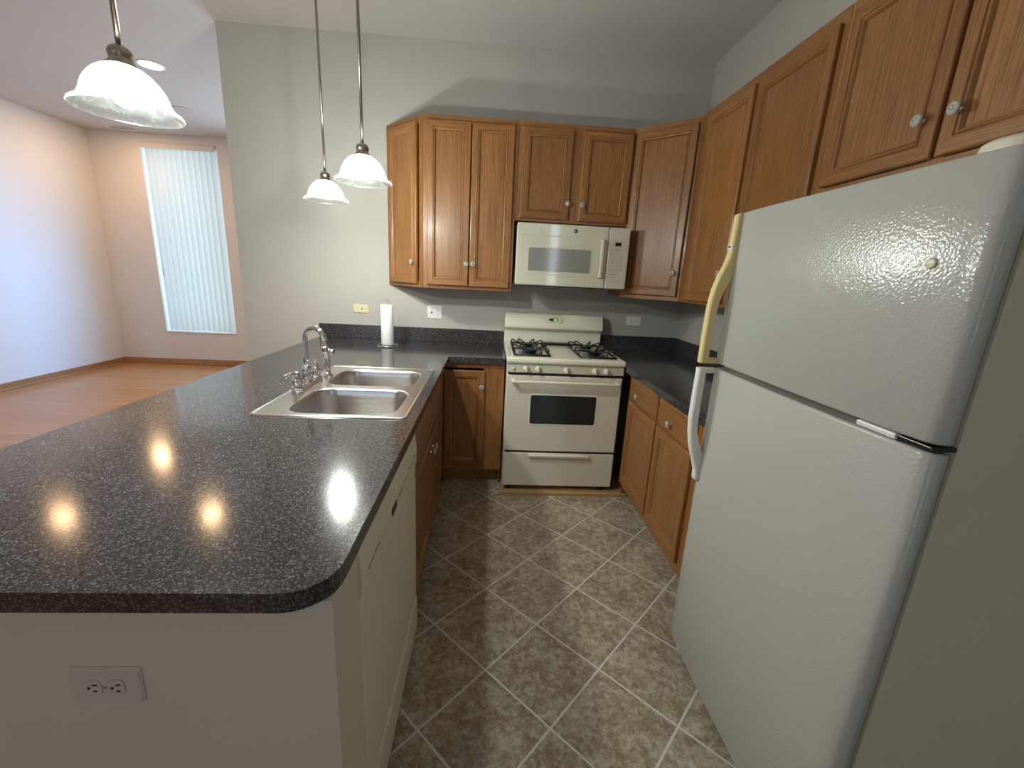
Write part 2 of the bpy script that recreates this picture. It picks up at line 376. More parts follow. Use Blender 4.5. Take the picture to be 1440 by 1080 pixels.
def rrect(x0, x1, y0, y1, r, n=6):
    out = []
    for cx, cy, a0 in ((x1-r, y1-r, 0), (x0+r, y1-r, 90), (x0+r, y0+r, 180), (x1-r, y0+r, 270)):
        for i in range(n+1): a = math.radians(a0+90*i/n); out.append((cx+r*math.cos(a), cy+r*math.sin(a)))
    return out
def text(name, s, size, mat, parent, T, ext=0.0004):
    cu = bpy.data.curves.new(name, 'FONT'); cu.body = s; cu.size = size; cu.extrude = ext; cu.align_x = 'CENTER'; cu.align_y = 'CENTER'
    t = bpy.data.objects.new(name+'_c', cu); C.objects.link(t)
    dg = bpy.context.evaluated_depsgraph_get(); me = bpy.data.meshes.new_from_object(t.evaluated_get(dg))
    bpy.data.objects.remove(t); me.name = name
    me.transform(T); me.materials.clear(); me.materials.append(M[mat])
    o = bpy.data.objects.new(name, me); C.objects.link(o); o.parent = parent; return o
FRONT = R('X', 90)      # text lying in XY turned to face -Y

# ---------------------------------------------------------------- the room
# floors
struct(MB().box(-1.0, XR+0.12, YN-0.1, 0.1, -0.06, 0.0, 'tile').build('floor'))
struct(MB().box(XL-0.12, -1.0, YN-0.1, 0.1, -0.06, 0.0, 'plank').box(XL-0.12, 1.0, 0.1, YF+0.15, -0.06, 0.0, 'plank').build('floor'))
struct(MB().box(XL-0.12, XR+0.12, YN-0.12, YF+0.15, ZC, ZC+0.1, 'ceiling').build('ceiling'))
WX = -2.0
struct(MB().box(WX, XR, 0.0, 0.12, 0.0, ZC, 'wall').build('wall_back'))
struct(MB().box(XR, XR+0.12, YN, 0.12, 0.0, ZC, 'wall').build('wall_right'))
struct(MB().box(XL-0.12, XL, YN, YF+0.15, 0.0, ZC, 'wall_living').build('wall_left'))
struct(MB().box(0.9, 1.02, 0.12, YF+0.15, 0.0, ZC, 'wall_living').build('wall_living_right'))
# far wall with two window openings
def wall_with_holes(x0, x1, y0, y1, holes, mat):
    b = MB(); xs = x0
    for hx0, hx1, hz0, hz1 in sorted(holes):
        b.box(xs, hx0, y0, y1, 0, ZC, mat); b.box(hx0, hx1, y0, y1, 0, hz0, mat); b.box(hx0, hx1, y0, y1, hz1, ZC, mat); xs = hx1
    b.box(xs, x1, y0, y1, 0, ZC, mat); return b
W1 = (-4.636, -3.695, 0.455, 2.872); W2 = (-2.95, -1.25, 0.30, 2.40)
struct(wall_with_holes(XL, 1.0, YF, YF+0.15, [W1, W2], 'wall_living').build('wall_far'))
W3 = (0.97, 1.19, 0.05, 2.8); W_FILL = (-3.1, -1.5, 0.7, 2.2)  # the wide opening is added to let in the fill light
struct(wall_with_holes(XL, XR, YN-0.12, YN, [W3, W_FILL], 'wall').build('wall_near'))
def window(n, hole, ya, yb, bars=1):
    x0, x1, z0, z1 = hole; fw = 0.035
    b = MB(); ym = (ya+yb)/2
    for (a, c, d, e) in ((x0, x1, z0, z0+fw), (x0, x1, z1-fw, z1), (x0, x0+fw, z0+fw, z1-fw), (x1-fw, x1, z0+fw, z1-fw)): b.box(a, c, ya, yb, d, e, 'white')
    for i in range(bars): zz = z0+(z1-z0)*(i+1)/(bars+1); b.box(x0+fw, x1-fw, ya, yb, zz-0.015, zz+0.015, 'white')
    f = struct(b.build('window_%d' % n))
    MB().box(x0+fw, x1-fw, ym-0.003, ym+0.003, z0+fw, z1-fw, 'pane').build('window_pane', f)
    return f
w1 = window(1, W1, YF+0.10, YF+0.145, 0)
MB().box(W1[0], W1[1]+0.0, YF-0.012, YF+0.10, W1[2], W1[2]+0.014, 'white').build('window_sill', w1)
window(2, W2, YF+0.09, YF+0.14)
window(3, W3, YN-0.11, YN-0.06); window(4, W_FILL, YN-0.11, YN-0.06)  # the second is an added, unseen window for the fill light
# oak baseboards
def base(x0, x1, y0, y1, ax, name):
    struct(MB().box(x0, x1, y0, y1, 0, 0.078, 'oak_trim', ax).build(name, bevel=0.006))
base(XL, XL+0.014, YN, YF-0.014, 'y', 'baseboard_left')
base(XL, 0.9, YF-0.014, YF, 'x', 'baseboard_far')
for nm, a in (('trim_1', (XL+0.014, XL+0.028, YN, YF-0.03)), ('trim_2', (XL+0.014, 0.9, YF-0.028, YF-0.014))):
    struct(MB().box(*a, 0, 0.018, 'oak_trim', 'y' if nm == 'trim_1' else 'x').build(nm, bevel=0.005))
# painted end and back of the peninsula
struct(MB().box(-1.13, -0.395, -2.743, -2.60, 0, 0.875, 'wall_end').box(-1.13, -1.05, -2.60, 0, 0, 0.875, 'wall_end').build('wall_peninsula'))

# ---------------------------------------------------------------- cabinets
def door_mesh(x0, x1, z0, z1, yb=0.0, th=0.019):
    """frame and panel door facing -Y, back on y=yb; mitred frame with bead, flat panel"""
    b = MB()
    prof = [(0, 0), (0, th-0.006), (0.002, th-0.002), (0.006, th), (0.040, th), (0.0425, th-0.004), (0.0445, th-0.004), (0.047, th-0.001), (0.051, th-0.002), (0.056, th-0.009), (0.0575, th-0.012), (0.060, th-0.012), (0.0615, th-0.010)]
    o1, o2, o3 = [random.random()*40 for _ in range(3)]
    def ring(i, h): return [(x0+i, yb-h, z0+i), (x1-i, yb-h, z0+i), (x1-i, yb-h, z1-i), (x0+i, yb-h, z1-i)]
    for (i0, h0), (i1, h1) in zip(prof[:-1], prof[1:]):
        a, c = ring(i0, h0), ring(i1, h1)
        for k in range(4):
            P = [a[k], a[(k+1) % 4], c[(k+1) % 4], c[k]]
            e0, e1 = i0+abs(h0-th), i1+abs(h1-th)
            if k in (0, 2): uv = [(e0+o1+k, P[0][0]+o1), (e0+o1+k, P[1][0]+o1), (e1+o1+k, P[2][0]+o1), (e1+o1+k, P[3][0]+o1)]
            else: uv = [(e0+o2+k, P[0][2]+o2), (e0+o2+k, P[1][2]+o2), (e1+o2+k, P[2][2]+o2), (e1+o2+k, P[3][2]+o2)]
            b.add(P, [(0, 1, 2, 3)], 'oak', False, [uv])
    p = ring(*prof[-1]); b.add(p, [(0, 1, 2, 3)], 'oak', False, [[(q[0]+o3, q[2]+o3*1.3) for q in p]])
    q = ring(0, 0); b.add(q, [(3, 2, 1, 0)], 'oak', False, [[(c[0]+o3, c[2]) for c in q]])
    return b
def slab_mesh(x0, x1, z0, z1, yb=0.0, th=0.019, grain='x'):
    b = MB(); prof = [(0, 0), (0, th-0.008), (0.003, th-0.003), (0.009, th)]; o1 = random.random()*40
    def ring(i, h): return [(x0+i, yb-h, z0+i), (x1-i, yb-h, z0+i), (x1-i, yb-h, z1-i), (x0+i, yb-h, z1-i)]
    u = (lambda q: (q[2]+o1, q[0]+o1*1.3)) if grain == 'x' else (lambda q: (q[0]+o1, q[2]+o1*1.3))
    for A, B_ in zip(prof[:-1], prof[1:]):
        a, c = ring(*A), ring(*B_)
        for k in range(4):
            P = [a[k], a[(k+1) % 4], c[(k+1) % 4], c[k]]; b.add(P, [(0, 1, 2, 3)], 'oak', False, [[u(q) for q in P]])
    p = ring(*prof[-1]); b.add(p, [(0, 1, 2, 3)], 'oak', False, [[u(q) for q in p]])
    q = ring(0, 0); b.add(q, [(3, 2, 1, 0)], 'oak', False, [[u(c) for c in q]])
    return b
def knob_mesh(x, y, z):
    b = MB(); T = Tr(x, y, z) @ R('X', 90)
    b.lathe([(0.007, 0), (0.007, 0.002), (0.0045, 0.004), (0.0045, 0.016), (0.008, 0.018)], 16, 'chrome', T)
    b.lathe([(0.008, 0.0165), (0.0135, 0.019), (0.0165, 0.0225), (0.0150, 0.0255), (0.0095, 0.0275)], 12, 'crystal', T, smooth=False)
    b.lathe([(0.0055, 0.0272), (0.0055, 0.0288), (0.003, 0.0296)], 12, 'chrome', T)
    return b
def cab_door(root, x0, x1, z0, z1, knob=None, name='door', slab=None):
    cx, cz = (x0+x1)/2, z0
    bm = slab_mesh(x0, x1, z0, z1, grain=slab) if slab else door_mesh(x0, x1, z0, z1)
    o = bm.build(name, root, origin=(cx, 0, cz))
    if knob: knob_mesh(knob[0]-cx, -0.019, knob[1]-cz).build('knob', o)
    return o
OAK = 'oak'
def wall_cab(label, loc, rz, w, d, z0, z1, rails, doors, group='oak wall cabinets'):
    """local x along the front (0..w), front frame on y=0, body back to y=d; z relative to z0"""
    root = thing('wall_cabinet', label, 'cabinet', (loc[0], loc[1], z0), rz, group); h = z1-z0
    b = MB(); t = 0.012
    b.box(0, t, 0.019, d, 0, h, OAK, 'z'); b.box(w-t, w, 0.019, d, 0, h, OAK, 'z')
    b.box(t, w-t, 0.019, d, 0.006, 0.018, OAK, 'x'); b.box(t, w-t, 0.019, d, h-0.018, h-0.004, OAK, 'x'); b.box(t, w-t, d-0.006, d, 0.018, h-0.018, OAK, 'z')
    b.build('carcass', root)
    f = MB(); xs = rails
    for a, c in xs: f.box(a, c, 0, 0.019, 0, h, OAK, 'z')
    for (a, c), (a2, c2) in zip(xs[:-1], xs[1:]):
        f.box(c, a2, 0, 0.019, 0, 0.038, OAK, 'x'); f.box(c, a2, 0, 0.019, h-0.045, h, OAK, 'x')
    f.build('face_frame', root)
    for dd in doors: cab_door(root, dd[0], dd[1], dd[2]-z0, dd[3]-z0, (dd[4][0], dd[4][1]-z0) if dd[4] else None)
    return root
G2 = 0.0
UB, UT = 1.335, 2.420
wall_cab('tall oak two-door wall cabinet left of the microwave, above the paper towels', (-0.606, -0.303), 0, 0.618, 0.300, UB, UT,
    [(0, 0.045), (0.58, 0.618)],
    [(0.028, 0.313, 1.357, 2.388, (0.298, 1.508)), (0.319, 0.598, 1.357, 2.388, (0.344, 1.509))])
wall_cab('short oak two-door wall cabinet directly above the microwave', (0.014, -0.303), 0, 0.772, 0.300, 1.812, UT,
    [(0, 0.045), (0.345, 0.447), (0.745, 0.772)],
    [(0.030, 0.362, 1.828, 2.388, (0.347, 1.931)), (0.430, 0.762, 1.828, 2.386, (0.448, 1.930))])
def prism_cab(label, loc, rz, poly, w, rails, doors):
    root = thing('wall_cabinet', label, 'cabinet', (loc[0], loc[1], UB), rz, 'oak wall cabinets'); h = UT-UB
    MB().prism(poly, 0.004, h-0.004, OAK).build('carcass', root)
    f = MB()
    for a, c in rails: f.box(a, c, 0, 0.019, 0, h, OAK, 'z')
    for (a, c), (a2, c2) in zip(rails[:-1], rails[1:]):
        f.box(c, a2, 0, 0.019, 0, 0.038, OAK, 'x'); f.box(c, a2, 0, 0.019, h-0.045, h, OAK, 'x')
    f.build('face_frame', root)
    for dd in doors: cab_door(root, dd[0], dd[1], dd[2]-UB, dd[3]-UB, (dd[4][0], dd[4][1]-UB))
    return root
# angled end cabinet: front runs from the wall (-0.908,0) to (-0.606,-0.303)
s2 = math.sqrt(2)
prism_cab('narrow angled oak wall cabinet at the left end of the wall cabinets', (-0.9085, 0.0), -PI/4,
    [(0.021, 0.019), (0.4255, 0.019), (0.214, 0.212)], 0.4285, [(0.004, 0.03), (0.385, 0.4245)],
    [(0.028, 0.372, 1.357, 2.392, (0.338, 1.507))])
# diagonal corner cabinet on the right: (0.789,-0.303) to (1.092,-0.606)
prism_cab('diagonal oak corner wall cabinet right of the microwave', (0.790, -0.303), -PI/4,
    [(0.021, 0.019), (0.4055, 0.019), (0.640, 0.2135), (0.2155, 0.641), (0.0, 0.425), (-0.1, 0.32), (0.0, 0.218), (-0.19, 0.02)][:0] or
    [(0.004, 0.019), (0.4245, 0.019), (0.640, 0.2135), (0.2155, 0.637), (-0.2085, 0.2135)], 0.4285, [(0.0, 0.03), (0.40, 0.4285)],
    [(0.018, 0.414, 1.362, 2.388, (0.380, 1.512))])
# right wall: front plane x=1.092; local x runs towards the camera
RZ = -PI/2
def yl(y, y0): return y0-y
wall_cab('tall oak two-door wall cabinet on the right wall, between corner cabinet and refrigerator', (1.092, -0.612), RZ, 1.066, 0.300, UB, UT,
    [(0, 0.115), (0.52, 0.60), (1.035, 1.066)],
    [(0.102, 0.540, 1.350, 2.378, (0.512, 1.507)), (0.574, 1.042, 1.350, 2.372, (0.602, 1.507))])
wall_cab('short oak two-door wall cabinet above the refrigerator', (1.092, -1.680), RZ, 0.914, 0.300, 1.775, UT,
    [(0, 0.045), (0.43, 0.475), (0.87, 0.914)],
    [(0.034, 0.447, 1.815, 2.376, (0.405, 1.922)), (0.459, 0.880, 1.815, 2.376, (0.505, 1.920))])

# base cabinets
def base_cab(label, loc, rz, w, d, z1, rails, kick, fronts, hrails=(), side=True):
    root = thing('base_cabinet', label, 'cabinet', (loc[0], loc[1], 0), rz, 'oak base cabinets')
    b = MB(); t = 0.015
    b.box(0, t, 0.019, d, 0, z1, OAK, 'z'); b.box(w-t, w, 0.019, d, 0, z1, OAK, 'z')
    b.box(t, w-t, 0.019, d-0.01, 0.105, 0.12, 'slab_base', 'x'); b.box(t, w-t, d-0.01, d, 0.0, z1, 'slab_base', 'z')
    b.build('carcass', root)
    MB().box(t, w-t, kick, kick+0.014, 0, 0.105, OAK, 'x').build('toe_kick', root)
    f = MB()
    for a, c in rails: f.box(a, c, 0, 0.019, 0.105, z1, OAK, 'z')
    for (a, c), (a2, c2) in zip(rails[:-1], rails[1:]):
        f.box(c, a2, 0, 0.019, 0.105, 0.148, OAK, 'x'); f.box(c, a2, 0, 0.019, z1-0.035, z1, OAK, 'x')
        for hz in hrails: f.box(c, a2, 0, 0.019, hz-0.02, hz+0.02, OAK, 'x')
    f.build('face_frame', root)
    for ff in fronts: cab_door(root, *ff)
    return root
base_cab('single-door oak base cabinet left of the range, in the corner', (-0.428, -0.600), 0, 0.406, 0.575, 0.872,
    [(0, 0.02), (0.268, 0.406)], 0.07, [(0.004, 0.280, 0.137, 0.822, (0.257, 0.716))])
# right: front plane x=0.797
base_cab('oak base cabinet with two drawers over two doors, between range and refrigerator', (0.797, -0.74), RZ, 1.19, 0.575, 0.872,
    [(0, 0.062), (0.485, 0.530), (0.92, 1.19)], 0.07,
    [(0.057, 0.500, 0.720, 0.862, (0.225, 0.775), 'drawer', 'x'), (0.521, 0.925, 0.720, 0.862, (0.695, 0.770), 'drawer', 'x'),
     (0.057, 0.500, 0.148, 0.705, None), (0.521, 0.925, 0.148, 0.705, None)], hrails=(0.712,))
# peninsula: front plane x=-0.425 facing +x, local x runs away from the camera
base_cab('oak sink base cabinet under the sink, beside the dishwasher', (-0.425, -1.885), PI/2, 1.255, 0.600, 0.872,
    [(0, 0.045), (0.475, 0.57), (1.0, 1.255)], 0.07,
    [(0.022, 0.517, 0.655, 0.845, None, 'false_drawer_front', 'x'), (0.530, 1.020, 0.655, 0.845, None, 'false_drawer_front', 'x'),
     (0.022, 0.517, 0.095, 0.640, (0.487, 0.575)), (0.530, 1.020, 0.095, 0.640, (0.560, 0.575))], hrails=(0.648,))

# ---------------------------------------------------------------- countertops
def ctop():
    root = thing('countertop', 'long speckled dark grey L-shaped countertop with the sink, running to the range', 'countertop', (-0.92, -1.4, 0.876))
    b = MB(); z0, z1 = 0.876, 0.914; xa, xb = -1.450, -0.390; hx0, hx1, hy0, hy1 = -0.968, -0.440, -1.885, -1.070
    b.box(xa, -0.022, -0.635, -0.001, z0, z1, 'granite'); b.box(xa, xb, hy1, -0.635, z0, z1, 'granite')
    b.box(xa, hx0, hy0, hy1, z0, z1, 'granite'); b.box(hx1, xb, hy0, hy1, z0, z1, 'granite')
    r = 0.085; P = [(xa, hy0), (xa, -2.772+r)] + [(xa+r-r*math.cos(a), -2.772+r-r*math.sin(a)) for a in [PI/2*i/12 for i in range(1, 13)]]
    P += [(xb-r+r*math.sin(a), -2.772+r-r*math.cos(a)) for a in [PI/2*i/12 for i in range(0, 13)]] + [(xb, hy0)]
    b.prism(P, z0, z1, 'granite')
    b.v = [p-Vector(root.location) for p in b.v]; b.build('counter_slab', root)
    s = MB().box(xa+0.006, -0.020, -0.020, -0.001, z1, 1.019, 'granite'); s.v = [p-Vector(root.location) for p in s.v]; s.build('backsplash', root, bevel=0.002)
    r2 = thing('countertop', 'speckled dark countertop right of the range, reaching into the corner', 'countertop', (1.08, -0.9, 0.876))
    b = MB().box(0.757, XR-0.001, -0.735, -0.001, z0, z1, 'granite').box(0.754, XR-0.001, -1.93, -0.735, z0, z1, 'granite')
    b.v = [p-Vector(r2.location) for p in b.v]; b.build('counter_slab', r2, bevel=0.003)
    s = MB().box(0.757, XR-0.021, -0.020, -0.001, z1, 1.022, 'granite').box(XR-0.021, XR-0.001, -1.93, -0.001, z1, 1.022, 'granite')
    s.v = [p-Vector(r2.location) for p in s.v]; s.build('backsplash', r2)
ctop()

# ---------------------------------------------------------------- sink, faucet, sprayer
def sink():
    root = thing('kitchen_sink', 'double-bowl stainless steel drop-in sink in the peninsula countertop', 'sink', (-0.704, -1.478, 0.914))
    x0, x1, y0, y1 = -0.983, -0.425, -1.902, -1.054
    bowls = [(-0.884, -0.474, -1.872, -1.507, 'near'), (-0.890, -0.478, -1.458, -1.125, 'far')]
    # deck: rim strips around two rounded holes, built from radial quads between rounded rectangles
    L0 = Vector(root.location); z = 0.918; b = MB()
    def q(x, y, zz): return (x-L0.x, y-L0.y, zz-L0.z)
    ysplit = (-1.507-1.458)/2
    for (bx0, bx1, by0, by1, k) in bowls:
        cy0, cy1 = (y0+0.012, ysplit) if k == 'near' else (ysplit, y1-0.012)
        hole = rrect(bx0, bx1, by0, by1, 0.088 if k == 'near' else 0.085, 10); outer = []
        ox0, ox1 = x0+0.012, x1-0.012
        cxm, cym = (bx0+bx1)/2, (by0+by1)/2
        # map each hole point outward to the cell rectangle, hitting corners at the arc middles
        n = 11
        for ci, (cx, cy) in enumerate(((ox1, cy1), (ox0, cy1), (ox0, cy0), (ox1, cy0))):
            for i in range(n):
                hx, hy = hole[ci*n+i]; tt = i/(n-1)
                if ci == 0: p = (cx, hy+(cy-hy)*min(1, tt*2)) if tt <= 0.5 else (hx+(cx-hx)*min(1, (1-tt)*2), cy)
                if ci == 1: p = (hx+(cx-hx)*min(1, tt*2), cy) if tt <= 0.5 else (cx, hy+(cy-hy)*min(1, (1-tt)*2))
                if ci == 2: p = (cx, hy+(cy-hy)*min(1, tt*2)) if tt <= 0.5 else (hx+(cx-hx)*min(1, (1-tt)*2), cy)
                if ci == 3: p = (hx+(cx-hx)*min(1, tt*2), cy) if tt <= 0.5 else (cx, hy+(cy-hy)*min(1, (1-tt)*2))
                outer.append(p)
        rs = [[q(a, c, z) for a, c in outer], [q(a, c, z) for a, c in hole]]
        b.rings(rs, 'sink', False, close_last=False)
    # raised outer rim
    O = [(0.000, 0.9145), (0.002, 0.9190), (0.006, 0.9205), (0.010, 0.9195), (0.012, 0.918)]
    b.rings([[q(a, c, zz) for a, c in rrect(x0+i, x1-i, y0+i, y1-i, 0.022-i*0.9, 5)] for i, zz in O], 'sink', True, close_last=False)
    b.build('deck', root)
    for (bx0, bx1, by0, by1, k) in bowls:
        bm = MB(); dep = 0.17
        prof = [(-0.0005, 0.918, 0.088), (0.004, 0.9165, 0.085), (0.008, 0.908, 0.080), (0.012, 0.880, 0.076), (0.022, 0.80, 0.070), (0.030, 0.918-dep+0.03, 0.06), (0.045, 0.918-dep+0.008, 0.05), (0.075, 0.918-dep, 0.04)]
        rs = [[q(a, c, zz) for a, c in rrect(bx0+i, bx1-i, by0+i, by1-i, rr, 10)] for i, zz, rr in prof]
        bm.rings(rs, 'sink', True); o = bm.build('bowl', root)
        cx, cy = (bx0+bx1)/2, (by0+by1)/2
        d = MB().lathe([(0.052, 0.0005), (0.050, 0.003), (0.040, 0.002), (0.038, -0.004), (0.02, -0.005)], 24, 'chrome', Tr(*q(cx, cy, 0.918-dep))); d.build('drain', o)
sink()
def faucet():
    L0 = Vector((-0.944, -1.478, 0.9185))
    root = thing('faucet', 'chrome gooseneck faucet with two lever handles behind the sink', 'faucet', L0)
    b = MB()
    b.rings([[(x*s, y*s2_, z) for x, y in rrect(-0.027, 0.027, -0.125, 0.125, 0.026, 6)] for s, s2_, z in ((1, 1, 0), (1, 1, 0.006), (0.9, 0.98, 0.012), (0.7, 0.95, 0.014))], 'chrome', True, close_first=True)
    b.build('base_plate', root)
    body = [(0.024, 0.012), (0.025, 0.018), (0.017, 0.024), (0.016, 0.030), (0.022, 0.036), (0.0235, 0.060), (0.020, 0.072), (0.022, 0.078), (0.016, 0.088), (0.012, 0.096)]
    s = MB(); s.lathe(body, 24, 'chrome')
    d = Vector((0.094, -0.036, 0)).normalized(); r = 0.052
    pts = [Vector((0, 0, 0.09)), Vector((0, 0, 0.13)), Vector((0, 0, 0.17)), Vector((0, 0, 0.205))]
    for i in range(1, 15): a = PI*i/14*1.0; pts.append(Vector((0, 0, 0.210)) + d*(r-r*math.cos(a)) + Vector((0, 0, r*math.sin(a))))
    e = pts[-1]; pts += [e+Vector((0, 0, -0.018)), e+Vector((0, 0, -0.036))]
    s.tube(pts, 0.0115, 14, 'chrome')
    s.lathe([(0.0125, 0), (0.0145, 0.006), (0.0125, 0.014), (0.0155, 0.020), (0.0115, 0.03)], 20, 'chrome', Tr(e.x, e.y, e.z-0.052))
    s.build('spout', root)
    for sy, rot in ((-1, 200), (1, -20)):
        h = MB(); T = Tr(0, sy*0.100, 0)
        h.lathe([(0.026, 0.010), (0.026, 0.016), (0.018, 0.022), (0.0165, 0.028), (0.021, 0.034), (0.0215, 0.052), (0.015, 0.062), (0.011, 0.068), (0.013, 0.074), (0.010, 0.082), (0.004, 0.085)], 24, 'chrome', T)
        # lever with ball tip, pointing outwards
        dv = Vector((-0.35, sy*1.0, 0)).normalized()
        h.tube([Vector((0, 0, 0.072)), dv*0.020+Vector((0, 0, 0.080)), dv*0.042+Vector((0, 0, 0.080)), dv*0.058+Vector((0, 0, 0.077))], [0.006, 0.0075, 0.0055, 0.007], 10, 'chrome', T)
        c = dv*0.062+Vector((0, 0, 0.076))
        h.lathe([(0.001, -0.008), (0.006, -0.006), (0.008, 0), (0.006, 0.006), (0.001, 0.008)], 12, 'chrome', T @ Tr(c.x, c.y, c.z))
        h.build('handle', root)
    sp = thing('side_sprayer', 'chrome side sprayer standing at the far end of the faucet', 'sprayer', (-0.922, -1.290, 0.918))
    b = MB().lathe([(0.026, 0), (0.025, 0.005), (0.016, 0.014), (0.013, 0.024), (0.011, 0.026)], 24, 'chrome'); b.build('holder', sp)
    b = MB(); b.tube([(0, 0, 0.022), (0, 0, 0.045), (0, 0, 0.075), (0, 0, 0.100), (0.003, 0, 0.118), (0.014, 0.004, 0.130)], [0.011, 0.015, 0.0155, 0.012, 0.011, 0.012], 14, 'chrome')
    b.tube([(0.010, 0.003, 0.124), (0.030, 0.008, 0.118)], [0.010, 0.014], 14, 'chrome'); b.tube([(0.030, 0.008, 0.118), (0.034, 0.009, 0.117)], 0.0125, 14, 'black')
    b.build('spray_head', sp)
faucet()

# ---------------------------------------------------------------- paper towels
def towels():
    c = (-0.852, -0.330, 0.914)
    h = thing('paper_towel_holder', 'chrome wire paper towel holder standing on the countertop', 'holder', c)
    ring = lambda r, z: [(r*math.cos(a), r*math.sin(a), z) for a in [2*PI*i/32 for i in range(32)]]
    b = MB(); b.tube(ring(0.074, 0.006), 0.0035, 8, 'chrome', closed=True); b.tube(ring(0.05, 0.006), 0.0025, 8, 'chrome', closed=True)
    for k in range(4): a = PI/4+k*PI/2; b.tube([(0, 0, 0.006), (0.074*math.cos(a), 0.074*math.sin(a), 0.006)], 0.0025, 8, 'chrome')
    b.build('base_ring', h)
    b = MB().tube([(0, 0, 0.006), (0, 0, 0.300)], 0.003, 8, 'chrome')
    b.tube([(0.012*math.sin(a), 0, 0.311-0.012*math.cos(a)) for a in [2*PI*i/16*0.8 for i in range(17)]], 0.0025, 8, 'chrome'); b.build('rod', h)
    p = [(0.018, 0.012), (0.041, 0.012), (0.0435, 0.016), (0.0435, 0.288), (0.041, 0.292), (0.018, 0.292), (0.018, 0.012)]
    tag(MB().lathe(p, 40, 'paper', cap=False).build('paper_towel_roll', origin=None), 'white quilted paper towel roll upright on the chrome wire holder', 'paper towels').location = c
towels()

# ---------------------------------------------------------------- wall plates
def plate(name, label, loc, w, h, mat, rz=0.0, kind='duplex', horizontal=True, group=None):
    root = thing(name, label, 'outlet' if name == 'electrical_outlet' else 'wall plate', loc, rz, group)
    b = MB(); d = 0.006
    b.rings([[(x, -y, z) for x, z in rrect(-w/2+i, w/2-i, -h/2+i, h/2-i, 0.006, 3)] for i, y in ((0, 0), (0.0, 0.002), (0.004, d))], mat, False)
    b.build('cover_plate', root)
    def recept(cx, cz, rot):
        T = Tr(cx, -d, cz) @ R('Y', rot); r = MB()
        r.rings([[(x, -y, z) for x, z in rrect(-0.0165+i, 0.0165-i, -0.0145+i, 0.0145-i, 0.011, 5)] for i, y in ((0, 0), (0.0005, 0.0022))], mat, False, T)
        o = r.build('socket', root)
        s = MB()
        for bx, hh in ((-0.0065, 0.008), (0.0065, 0.0065)): s.box(bx-0.0014, bx+0.0014, -0.0030, -0.0021, 0.000, hh, 'dark', T=T)
        s.add([(0.0028*math.cos(a), -0.0030, -0.0065+0.0028*math.sin(a)) for a in [2*PI*i/10 for i in range(10)]], [tuple(range(10))], 'dark', T=T)
        s.build('slots', o)
    if kind == 'duplex':
        for sg in (-1, 1):
            if horizontal: recept(sg*0.0195, 0, 90)
            else: recept(0, sg*0.0195, 0)
        MB().lathe([(0.003, 0), (0.003, 0.001)], 10, 'steel', Tr(0, -d, 0) @ R('X', 90)).build('screw', root)
    if kind == 'combo':
        for sg in (-1, 1): recept(0.023, sg*0.0195, 0)
        T0 = Tr(-0.023, -d, 0)
        MB().box(-0.005, 0.005, -0.001, 0, -0.012, 0.012, 'dark', T=T0).box(-0.0035, 0.0035, -0.012, -0.001, 0.0, 0.009, mat, T=T0).build('switch', root)
    if kind == 'jack':
        MB().box(-0.005, 0.005, -0.0015, 0, -0.0045, 0.0045, 'dark', T=Tr(0.008, -d, 0)).build('jack', root)
    if kind in ('combo', 'jack'):
        for sg in (-1, 1): MB().lathe([(0.0025, 0), (0.0025, 0.001)], 10, 'steel', (Tr(sg*0.05, -d, 0) if kind == 'jack' else Tr(-0.023, -d, sg*0.03)) @ R('X', 90)).build('screw', root)
    return root
plate('phone_jack', 'ivory yellow phone jack plate on the kitchen wall', (-1.1245, 0, 1.142), 0.117, 0.066, 'ivory', kind='jack')
plate('electrical_outlet', 'white switch and outlet plate between paper towels and range', (-0.562, 0, 1.143), 0.113, 0.105, 'white', kind='combo', horizontal=False)
plate('electrical_outlet', 'white horizontal outlet on the wall right of the range', (1.023, 0, 1.141), 0.122, 0.072, 'white')
plate('electrical_outlet', 'almond horizontal outlet on the painted end of the peninsula', (-0.792, -2.743, 0.699), 0.122, 0.077, 'almond_plate')
plate('electrical_outlet', 'small white outlet below the window left of the blinds', (-4.905, YF, 0.398), 0.115, 0.075, 'white')

